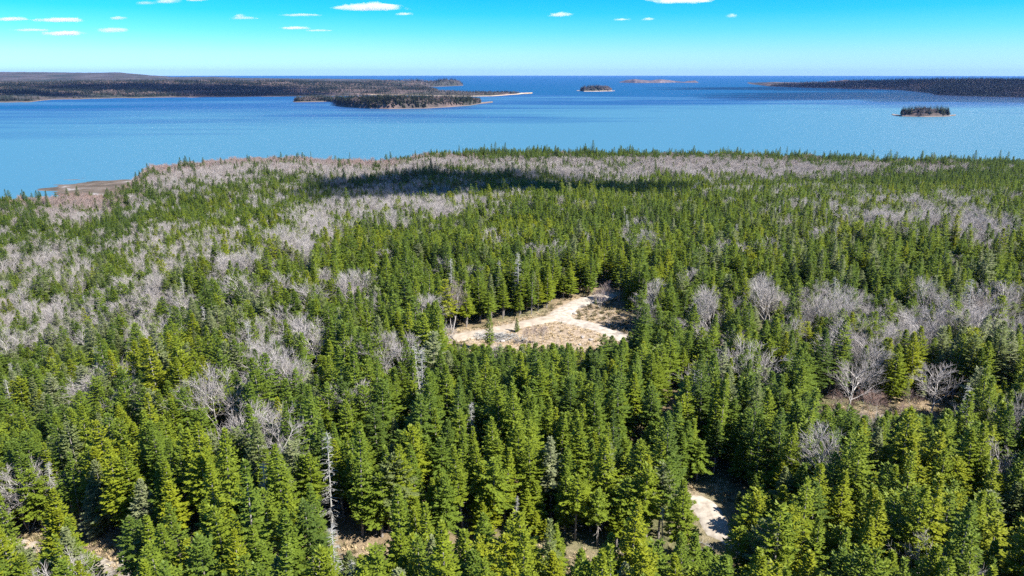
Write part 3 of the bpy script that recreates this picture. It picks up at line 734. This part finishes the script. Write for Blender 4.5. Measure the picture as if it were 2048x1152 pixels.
# brush pile: pale cut branches and stones heaped in the clearing
def brush_pile():
    r = random.Random(3); c = atg(1000, 676); z = float(gz(c[0], c[1]))
    root = bpy.data.objects.new('brush_pile', None); COL.objects.link(root); root.location = (c[0], c[1], z)
    tag(root, 'heap of bleached cut branches and pale stones at the left of the clearing', 'brush pile')
    lm = []
    for v in range(3):
        b = Buf(); b.tube([[-1.4, 0, 0], [0, .1 * v, .1], [1.5, .2, -.05]], [.10, .08, .03], 5, 0)
        for k in range(5): q = -1 + k * .5; b.tube([[q, 0, 0], [q + .5, (.7 if k % 2 else -.7), .3]], [.04, .012], 3, 0)
        lm.append(mesh('branch', b.v, np.array(b.f), [M_DEAD]))
    for k in range(110):
        o = bpy.data.objects.new('branch', lm[k % 3]); COL.objects.link(o); o.parent = root
        rr = r.random() ** .6; a = r.uniform(0, 6.28); x = rr * 6.5 * math.cos(a); y = rr * 2.6 * math.sin(a)
        o.location = (x, y, float(gz(c[0] + x, c[1] + y)) - z + .1 + 1.2 * (1 - rr) * r.random()); o.rotation_euler = (r.uniform(-.3, .3), r.uniform(-.4, .4), r.uniform(0, 6.28)); o.scale = (r.uniform(.5, 1.1),) * 3
brush_pile()

def stone_mesh(seed):
    import bmesh
    bm = bmesh.new(); bmesh.ops.create_icosphere(bm, subdivisions=2, radius=1)
    for v in bm.verts:
        v.co *= 1 + .35 * mnoise.noise(v.co * 1.3 + Vector((seed * 7, 0, 0))); v.co.z *= .6
    m = bpy.data.meshes.new('stone'); bm.to_mesh(m); bm.free(); m.materials.append(M_PALEROCK); return m
STN = [stone_mesh(k) for k in range(4)]
M_STONE = plain('field_stone', [(0.3, (0.17, 0.15, 0.14)), (0.7, (0.36, 0.335, 0.31))], 0.7)
for m in STN: m.materials[0] = M_STONE
SPOTS = [(1150, 628, .8, 'grey boulder inside the road bend'), (1165, 675, .8, 'pale boulder below the road, leftmost of three'), (1182, 680, .7, 'pale boulder below the road, middle of three'), (1160, 690, .55, 'smallest pale boulder below the road'),
         (1005, 683, .9, 'white boulder in front of the brush pile'), (992, 672, .7, 'white boulder at the left foot of the brush pile')]
for k, (px, py, s, lb) in enumerate(SPOTS):
    p = atg(px, py); o = obj('boulder', STN[k % 4], None, (p[0], p[1], float(gz(*p)) + s * .2)); s *= .62; o.scale = (s * 1.3, s, s); o.rotation_euler = (0, 0, k * 1.7); tag(o, lb, 'boulder', 'boulders in the clearing')

def fallen_log(px, py, px2, py2, rad, label):
    a = atg(px, py); b = atg(px2, py2); d = b - a; L = float(np.hypot(*d)); r = random.Random(px)
    bf = Buf(); pts = [(L * t, .15 * math.sin(t * 5), 0.0) for t in (0, .25, .5, .75, 1)]; bf.tube(pts, [rad, rad * .9, rad * .75, rad * .55, rad * .25], 6, 0)
    bb = Buf()
    for k in range(14):
        q = np.array([L * r.uniform(.2, .95), 0, .05]); bb.tube([q, q + [r.uniform(.1, .5), r.uniform(-.9, .9), r.uniform(.2, .7)]], [.035, .01], 3, 0)
    root = bpy.data.objects.new('fallen_log', None); COL.objects.link(root); z0 = float(gz(*a)); z1 = float(gz(*b))
    root.location = (a[0], a[1], z0 + rad + .1); root.rotation_euler = (0, -math.atan2(z1 - z0, L), math.atan2(d[1], d[0])); tag(root, label, 'fallen tree', 'fallen trees on open ground')
    obj('trunk', mesh('log_trunk', bf.v, np.array(bf.f), [M_DEAD]), root); obj('branches', mesh('log_branches', bb.v, np.array(bb.f), [M_DEAD]), root)
fallen_log(1385, 1100, 1428, 1108, .12, 'thin pale fallen trunk in the shade below the gravel patch, lower of two')
fallen_log(1392, 1086, 1425, 1096, .10, 'thin pale fallen trunk in the shade below the gravel patch, upper of two')
fallen_log(244, 1128, 256, 1094, .18, 'white fallen trunk with bare twigs above the white track corner')
fallen_log(950, 668, 985, 664, .12, 'grey fallen trunk beside the spur, left of the brush pile')

# dry grass and low scrub over the open ground: countless
def scrub():
    b = Buf(); r = random.Random(5); ms = []
    for v in range(4):
        b = Buf()
        for k in range(26):
            a = r.uniform(0, 6.28); dd = norm(np.array([math.cos(a) * .7, math.sin(a) * .7, r.uniform(.4, 1.3)])); b.kite(np.array([r.uniform(-.3, .3), r.uniform(-.3, .3), 0]), dd, norm(np.cross(dd, [0, 0, 1])), r.uniform(.3, .8), .07, .0, 0)
        ms.append(mesh('tuft', b.v, np.array(b.f), [M_GRASS if v < 3 else M_SCRUB]))
    return collection_of('tufts', ms)
M_GRASS = plain('dry_grass', [(0.3, (0.30, 0.22, 0.12)), (0.7, (0.55, 0.44, 0.28))], 0.4)
M_SCRUB = plain('scrub_leaf', [(0.3, (0.07, 0.08, 0.03)), (0.7, (0.15, 0.11, 0.06))], 0.5)
gX = rng.uniform(-120, 150, 90000); gY = rng.uniform(55, 260, 90000)
go_ = openness(gX, gY); dr = np.minimum(dist_poly(gX, gY, R_MAIN) - 2.9, dist_poly(gX, gY, R_SPUR) - 2.3)
k = (go_ < 1.5) & (dr > 0) & (rng.random(len(gX)) < .75); gX, gY = gX[k], gY[k]
edge = np.clip(1 + go_[k] / 3, 0, 1)
edge = np.maximum(edge, inpoly(gX, gY, [atg(*p) for p in [(1150, 640), (1165, 600), (1240, 585), (1262, 640), (1250, 668), (1200, 650)]]) * 1.3)
gv = np.where(rng.random(len(gX)) < .05 + .4 * edge, 3, rng.integers(0, 3, len(gX))); gs = rng.uniform(.4, 1.1, len(gX)) * (1 + .5 * (gv == 3))
tag(scatter('dry_grass', np.stack([gX, gY, gz(gX, gY) - .03], -1), gv, np.stack([gs] * 3, -1), rng.uniform(0, 6.28, len(gX)), gs * 0, scrub()), 'tan dry grass and low scrub on the open ground of the clearings', 'grass', kind='stuff')

# ------------------------------------------------------------------ far shores and islands
def land(name, label, cols, depth, mt, nr=40, rough=4.0, treeh=10.0, sub=6, fwd=0.5, power=0.6, cat='island'):
    """cols: (photo x, waterline y, skyline y, depth factor); crest height follows from the skyline. Builds one real heightfield."""
    cols = np.array([(c if len(c) == 4 else (*c, 1.0)) for c in cols], float)
    px = np.linspace(cols[0, 0], cols[-1, 0], (len(cols) - 1) * sub + 1)
    wl = np.interp(px, cols[:, 0], cols[:, 1]); tp = np.interp(px, cols[:, 0], cols[:, 2]); df = np.interp(px, cols[:, 0], cols[:, 3])
    P0 = np.array([at(a, b) for a, b in zip(px, wl)]); R0 = np.hypot(P0[:, 0], P0[:, 1]); th = np.arctan2(P0[:, 0], P0[:, 1])
    dd = depth * df; Rc = R0 + dd * fwd
    rays = np.array([ray(a, b) for a, b in zip(px, tp)]); sl = rays[:, 2] / np.hypot(rays[:, 0], rays[:, 1])
    crest = np.maximum(CAM_H + sl * Rc - treeh, 1.2)
    rr = np.linspace(-.06, 1.06, nr)
    Xl = np.zeros((nr, len(px))); Yl = Xl.copy(); Zl = Xl.copy()
    ends = np.minimum(1, np.minimum(px - px[0], px[-1] - px) / (0.06 * (px[-1] - px[0])) + .02)
    for i, s in enumerate(rr):
        R = R0 + dd * s + (fbm(px / 30, px * 0 + i * .0, 91) - .5) * dd * .05
        Xl[i] = R * np.sin(th); Yl[i] = R * np.cos(th)
        sc = np.clip(s, 0, 1); prof = np.sin(np.pi * np.where(sc < fwd, sc / fwd * .5, .5 + (sc - fwd) / (1 - fwd) * .5)) ** power
        edge = -1.5 if s < 0 or s > 1 else 0
        Zl[i] = crest * prof + edge
        Zl[i] += (fbm(Xl[i] / 45, Yl[i] / 45, 13) - .5) * rough * min(1, sc * 6) * min(1, (1 - sc) * 6)
    Zl[:, 0] = -2; Zl[:, -1] = -2
    idx = np.arange(nr * len(px)).reshape(nr, len(px))
    Fc = np.stack([idx[:-1, :-1], idx[:-1, 1:], idx[1:, 1:], idx[1:, :-1]], -1).reshape(-1, 4)
    tag(obj(name, mesh(name, np.stack([Xl, Yl, Zl], -1), Fc, [mt], smooth=True)), label, cat, kind='structure')
    return Xl, Yl, Zl
def wood(grids, spacing, zmin, name, label, size=1.0, fade=(1e9, 1e9), bare=.25, tn=(.15, .45), maxd=1e9, thin=None):
    """trees spread over heightfields: random points in the quads, count by area"""
    P = []
    for Xl, Yl, Zl in grids:
        x00, x10, x11, x01 = Xl[:-1, :-1], Xl[:-1, 1:], Xl[1:, 1:], Xl[1:, :-1]
        y00, y10, y11, y01 = Yl[:-1, :-1], Yl[:-1, 1:], Yl[1:, 1:], Yl[1:, :-1]
        A = .5 * np.abs((x11 - x00) * (y01 - y10) - (x01 - x10) * (y11 - y00))
        dist = np.hypot(x00, y00); spc = spacing * np.clip(dist / fade[0], 1, 3)
        cnt = np.random.default_rng(3).poisson(A / spc ** 2); J = np.repeat(np.arange(cnt.size), cnt.ravel())
        a = rng.random(len(J)); b = rng.random(len(J))
        def bl(q): q00, q10, q11, q01 = q[:-1, :-1].ravel()[J], q[:-1, 1:].ravel()[J], q[1:, 1:].ravel()[J], q[1:, :-1].ravel()[J]; return (q00 * (1 - a) + q10 * a) * (1 - b) + (q01 * (1 - a) + q11 * a) * b
        x, y, z = bl(Xl), bl(Yl), bl(Zl); s = np.clip(np.hypot(x, y) / fade[0], 1, 1.8)
        P.append(np.stack([x, y, z, s], -1))
    P = np.vstack(P); P = P[(P[:, 2] > zmin + rng.uniform(0, .8, len(P))) & (np.hypot(P[:, 0], P[:, 1]) < maxd)]
    if thin: P = P[rng.random(len(P)) > thin(P[:, 0], P[:, 1])]
    m = len(P); nb = fbm(P[:, 0] / 120, P[:, 1] / 120, 101)
    isb = rng.random(m) < np.clip(bare + (nb - .5) * 2.6 * (bare > 0), 0, .9)
    v = np.where(isb, rng.integers(3, 5, m), rng.integers(0, 3, m)); s = rng.uniform(.75, 1.25, m) * size * 1.2 * P[:, 3]
    s = np.where(isb, s * .85, s); tn_ = np.where(isb, rng.uniform(.4, 1.0, m), rng.uniform(*tn, m))
    tag(scatter(name, P[:, :3], v, np.stack([s, s, s * .95], -1), rng.uniform(0, 6.28, m), tn_, C_FAR), label, 'woods', kind='stuff')

# long wooded coast across the bay on the left, and the hills behind it
L1 = land('far_coast', 'low wooded coast across the bay on the left with fields and a pale beach', [(-900, 206, 165), (-400, 205, 165), (-60, 207, 166), (60, 204, 166), (110, 199, 165), (200, 197, 163), (330, 195, 162), (450, 194, 161), (560, 193, 162), (660, 192, 164), (760, 190, 167, .7), (840, 189, 172, .4), (880, 188.5, 178, .2)], 3000, M_FAR, nr=90, rough=14, sub=14, fwd=.7, power=.75, cat='coast')
L2 = land('far_hills', 'long dark blue wooded hills on the left horizon', [(-900, 169, 142), (-300, 169, 141), (0, 169, 142.5), (90, 168, 143), (180, 168, 144.3), (240, 168, 143.5), (300, 168, 149), (350, 167, 153), (430, 167, 152.5), (500, 167, 155), (640, 167, 156.5), (740, 167, 157, .7), (800, 166, 160, .4)], 4500, farland_material('hill_land', fields=.15), nr=60, rough=16, sub=14, fwd=.75, cat='hills')
L3 = land('headland', 'dark wooded headland with a rounded hill behind the sandy spit', [(690, 177, 165), (740, 176.5, 162), (780, 176, 160.5), (830, 175, 159), (850, 174, 161.5), (870, 173.5, 161.5), (885, 173, 158), (905, 172, 157.5), (918, 171.5, 161), (927, 171, 168)], 450, M_FAR, nr=36, rough=7, sub=10, treeh=9)
L4 = land('sandy_spit', 'sandy spit with scattered trees reaching right from the left coast', [(730, 190.5, 186), (790, 190.5, 181), (840, 191, 179), (900, 192.5, 180), (940, 193, 182), (985, 192.5, 182), (1020, 190, 182.5), (1045, 188.5, 184), (1068, 187.5, 186.5)], 330, farland_material('spit_land', 2.6, (0.50, 0.40, 0.29)), nr=36, rough=3, sub=10, treeh=7)
L5 = land('island', 'long wooded island with a rocky shore in the middle of the bay', [(584, 204, 203), (592, 204.5, 196), (620, 204, 192.5), (650, 203.5, 193), (668, 204, 193.5), (674, 212, 193), (700, 215, 192), (735, 217, 191), (780, 218, 190), (850, 217, 191), (900, 214, 192.5), (940, 211, 193.5), (958, 208, 197), (965, 207.5, 205), (988, 205, 204.3)], 150, farland_material('island_land', 1.8, (0.19, 0.15, 0.13)), nr=30, rough=2.5, sub=8, treeh=9.5, power=.4)
L6 = land('island', 'small tree-covered island by itself in the water at right', [(1782, 230, 229), (1797, 232, 226), (1803, 233, 216), (1825, 233.5, 212.5), (1850, 234, 212), (1880, 233.5, 214), (1897, 233, 217), (1901, 232.5, 226), (1913, 231, 230)], 60, farland_material('islet_land', 2.0, (0.20, 0.165, 0.15)), nr=24, rough=2, sub=8, treeh=11.5, power=.4)
L7 = land('island', 'small round-topped wooded island near the centre of the horizon', [(1152, 181.5, 181), (1161, 182.5, 177), (1168, 183, 172), (1190, 183, 170.5), (1215, 182.5, 172), (1224, 182.5, 178), (1231, 182, 181.5)], 130, farland_material('knoll_land', 3.0, (0.48, 0.40, 0.34)), nr=24, rough=3, sub=8, treeh=11)
L8 = land('rocky_islets', 'low bare pinkish rock islets under the horizon, left of the right-hand coast', [(1238, 165, 164), (1252, 165.5, 160), (1270, 166, 158), (1285, 166, 160), (1300, 166, 161), (1320, 166, 158.5), (1335, 165.5, 160), (1350, 165, 162), (1368, 165.5, 164), (1375, 165.5, 162), (1390, 165.5, 161), (1397, 165.5, 164.5)], 500, M_PALEROCK, nr=20, rough=5, sub=8, treeh=0)
L9 = land('far_coast', 'dark blue wooded coast reaching in from the right edge', [(1490, 166, 165), (1500, 168, 164.5), (1540, 173, 162.5), (1600, 175, 163.5), (1660, 176.5, 163), (1700, 178, 161.5), (1760, 178.5, 161), (1800, 180, 160), (1860, 186, 159), (1872, 190, 158.5), (1920, 192, 158), (2048, 195, 158), (2300, 200, 155), (2900, 210, 150)], 1500, M_FAR, nr=80, rough=10, sub=12, fwd=.6, cat='coast')
L10 = land('far_islands', 'rounded wooded islands just beyond the right-hand coast', [(1655, 163.5, 163), (1662, 163.5, 160.5), (1676, 163.5, 161.5), (1690, 163.5, 158.5), (1702, 163.5, 160.5), (1716, 163.5, 161), (1732, 163.5, 158.5), (1748, 163.5, 160), (1756, 163.5, 163)], 500, M_FAR, nr=14, rough=2, sub=6, treeh=4)

fieldf = lambda x, y: (fbm(x / 420, y / 260, 121) > .60) * .92
wood([L1], 8.5, 3.0, 'coastal_woods', 'mixed spruce and bare woods covering the far left coast', 1.0, (3200, 0), .08, (.02, .3), 6200, fieldf)
wood([L3], 11, 5.0, 'headland_woods', 'dark spruces covering the headland', 1.0, (3600, 0), .08, (.05, .3))
wood([L4], 9, 3.4, 'spit_woods', 'scattered trees along the sandy spit', .8, (3600, 0), .3, (.1, .4), thin=lambda x, y: .35 + 0 * x)
wood([L5], 5.0, 2.2, 'island_woods', 'dense dark spruces covering the long island', 1.15, (3600, 0), .10, (.1, .45))
wood([L6], 4.6, 2.4, 'island_woods', 'dark spruces crowding the small island at right', 1.12, (3600, 0), .16, (.1, .45))
wood([L7], 6.5, 3.2, 'island_woods', 'trees on the small island near the horizon', 1.1, (3600, 0), .2, (.05, .35))
wood([L9], 11, 3.5, 'coastal_woods', 'dark spruces covering the right-hand coast', 1.1, (3600, 0), .06, (.02, .25), 7000)

# ------------------------------------------------------------------ clouds
def cloud_mesh(seed, sx_, sy_, sz_, sub=5, amp=.45, fr=1.6):
    import bmesh
    bm = bmesh.new(); bmesh.ops.create_icosphere(bm, subdivisions=sub, radius=1)
    asp = max(1.0, sx_ / max(sz_, 1) * .18)
    for v in bm.verts:
        q = Vector((v.co.x * fr * asp, v.co.y * fr * asp, v.co.z * fr)) + Vector((seed * 13.7, seed * 5.1, 0))
        d = 1 + amp * mnoise.fractal(q, .8, 2.1, 5)
        v.co *= d
        if v.co.z < 0: v.co.z *= .35
        v.co.x *= sx_; v.co.y *= sy_; v.co.z *= sz_
    m = bpy.data.meshes.new('cloud'); bm.to_mesh(m); bm.free(); return m
def cloud_material(name, dens):
    m, t, out = mat(name); v = N(t, 'ShaderNodeVolumePrincipled'); v.inputs['Color'].default_value = (1, 1, 1, 1); v.inputs['Density'].default_value = dens; v.inputs['Anisotropy'].default_value = .3
    t.links.new(v.outputs[0], out.inputs['Volume']); return m
def wisp_material(name, dens):
    m, t, out = mat(name); v = N(t, 'ShaderNodeVolumePrincipled'); v.inputs['Color'].default_value = (1, 1, 1, 1); v.inputs['Anisotropy'].default_value = .3
    tco = N(t, 'ShaderNodeTexCoord'); mp_ = N(t, 'ShaderNodeMapping', vector_type='TEXTURE'); mp_.inputs['Location'].default_value = (.5, .5, .42); mp_.inputs['Scale'].default_value = (.5, .5, .5)
    t.links.new(tco.outputs['Generated'], mp_.inputs['Vector']); g = N(t, 'ShaderNodeTexGradient', gradient_type='SPHERICAL'); t.links.new(mp_.outputs[0], g.inputs[0])
    nn = noise_node(t, .0032, tco.outputs['Object'], 4, .6)
    a = N(t, 'ShaderNodeMath', operation='MULTIPLY_ADD'); t.links.new(nn.outputs['Fac'], a.inputs[0]); a.inputs[1].default_value = 4.0; a.inputs[2].default_value = -2.1
    b = N(t, 'ShaderNodeMath', operation='MULTIPLY_ADD'); t.links.new(g.outputs['Fac'], b.inputs[0]); b.inputs[1].default_value = 1.5; t.links.new(a.outputs[0], b.inputs[2])
    c = N(t, 'ShaderNodeMath', operation='MULTIPLY', use_clamp=False); d = N(t, 'ShaderNodeMath', operation='MAXIMUM'); t.links.new(b.outputs[0], d.inputs[0]); d.inputs[1].default_value = 0
    t.links.new(d.outputs[0], c.inputs[0]); c.inputs[1].default_value = dens; t.links.new(c.outputs[0], v.inputs['Density']); t.links.new(v.outputs[0], out.inputs['Volume']); return m
M_CL = wisp_material('cloud_vapour', .008); M_WISP = wisp_material('thin_cloud_vapour', .004); M_SHADE = cloud_material('low_cloud_vapour', .030)
CL = [(740, 14, 116, 13, 0, 'long white cloud high in the sky left of centre'), (808, 28, 34, 5, 0, 'little white cloud just below the long white one'), (680, 16, 26, 6, 1, 'faint wisp left of the long white cloud'),
      (120, 40, 84, 7, 0, 'flat white cloud at upper left above the lowest one'), (22, 38, 60, 7, 0, 'white cloud cut by the left edge of the frame'), (125, 67, 68, 8, 0, 'lowest flat white cloud at upper left'),
      (236, 36, 30, 6, 0, 'small white puff at upper left, right of the flat clouds'), (480, 31, 22, 7, 0, 'small white puff between the left and the long cloud'), (486, 36, 50, 5, 1, 'faint wisp under the small white puff'),
      (590, 56, 50, 5, 0, 'thin slanting cloud below the long white cloud'), (635, 61, 50, 3, 1, 'faint grey streak trailing the thin slanting cloud'), (1120, 29, 40, 8, 0, 'small white cloud right of centre'),
      (1242, 39, 26, 4, 0, 'left one of two tiny clouds above the bay mouth'), (1296, 38, 24, 5, 0, 'right one of two tiny clouds above the bay mouth'), (1362, 1, 104, 9, 0, 'white cloud cut by the top edge of the frame'), (1463, 31, 20, 8, 0, 'tiny broken puff at upper right'),
      (335, 2, 44, 8, 0, 'white cloud cut by the top edge at left, larger of two'), (292, 6, 40, 6, 1, 'faint wisp at the top edge at left'), (392, 0, 40, 4, 0, 'white cloud cut by the top edge at left, smaller of two'),
      (222, 60, 56, 9, 1, 'faint bluish wisp among the left clouds'), (60, 60, 70, 4, 1, 'faint streak beside the lowest cloud'), (600, 30, 70, 4, 1, 'faint streak between two clouds')]
for k, (px, py, w, h, wisp, lb) in enumerate(CL):
    d = ray(px, py); alt = 1600.0; t_ = (alt - CAM_H) / d[2]; c = d * t_
    sc = t_ / F
    o = obj('cloud', cloud_mesh(k + 1, w * sc / 2 * 1.2, w * sc / 2 * .55, h * sc * .85, 5), None, (c[0], c[1], alt - h * sc * .2))
    o.data.materials.append(M_WISP if wisp else M_CL); tag(o, lb, 'cloud', 'clouds low over the horizon')
# clouds overhead, out of the frame, whose shade lies on the land
def shade_cloud(gxy, zg, rx, ry, seed, alt=900, rot_=0.0, label=''):
    k = (alt - zg) / SUNV.z; c = (gxy[0] + SUNV.x * k, gxy[1] + SUNV.y * k, alt)
    o = obj('cloud', cloud_mesh(seed, rx, ry, 70, 5, .5, 1.3), None, c); o.rotation_euler = (0, 0, rot_)
    o.data.materials.append(M_SHADE); tag(o, label, 'cloud', 'clouds overhead shading the land')
shade_cloud(at(925, 378, 24), 24, 118, 125, 31, 700, 0.2, 'cloud overhead shading the middle of the forest, larger of two')
shade_cloud(at(1140, 405, 24), 24, 85, 50, 44, 700, 0, 'cloud overhead shading the middle of the forest, smaller of two')
shade_cloud(at(330, 180, 20), 20, 820, 400, 33, 900, 0, 'cloud overhead shading the fields of the left coast')
shade_cloud(at(520, 183, 20), 20, 460, 260, 38, 900, 0, 'cloud overhead shading the far left woods')
shade_cloud(at(20, 192, 10), 10, 330, 170, 34, 900, 0, 'cloud overhead shading the left edge of the coast')
shade_cloud(at(1750, 172, 20), 20, 1500, 800, 35, 900, 0, 'cloud overhead shading the right-hand coast')
shade_cloud(at(1960, 184, 20), 20, 1300, 850, 36, 900, 0, 'cloud overhead shading the right end of the coast')

# ------------------------------------------------------------------ haze
if HAZE > 0:
    x0, x1, y0, y1, z0, z1 = -41000, 41000, -41000, 41000, -8, 300
    V = [(x, y, z) for z in (z0, z1) for y in (y0, y1) for x in (x0, x1)]
    Fc = [(0, 2, 3, 1), (4, 5, 7, 6), (0, 1, 5, 4), (2, 6, 7, 3), (0, 4, 6, 2), (1, 3, 7, 5)]
    m, t, out = mat('haze_air'); v = N(t, 'ShaderNodeVolumePrincipled'); v.inputs['Color'].default_value = (0.28, 0.46, 1.0, 1); v.inputs['Density'].default_value = HAZE; v.inputs['Anisotropy'].default_value = .2
    t.links.new(v.outputs[0], out.inputs['Volume'])
    tag(obj('haze', mesh('haze', V, Fc, [m])), 'thin blue sea haze over the bay', 'haze', kind='stuff')
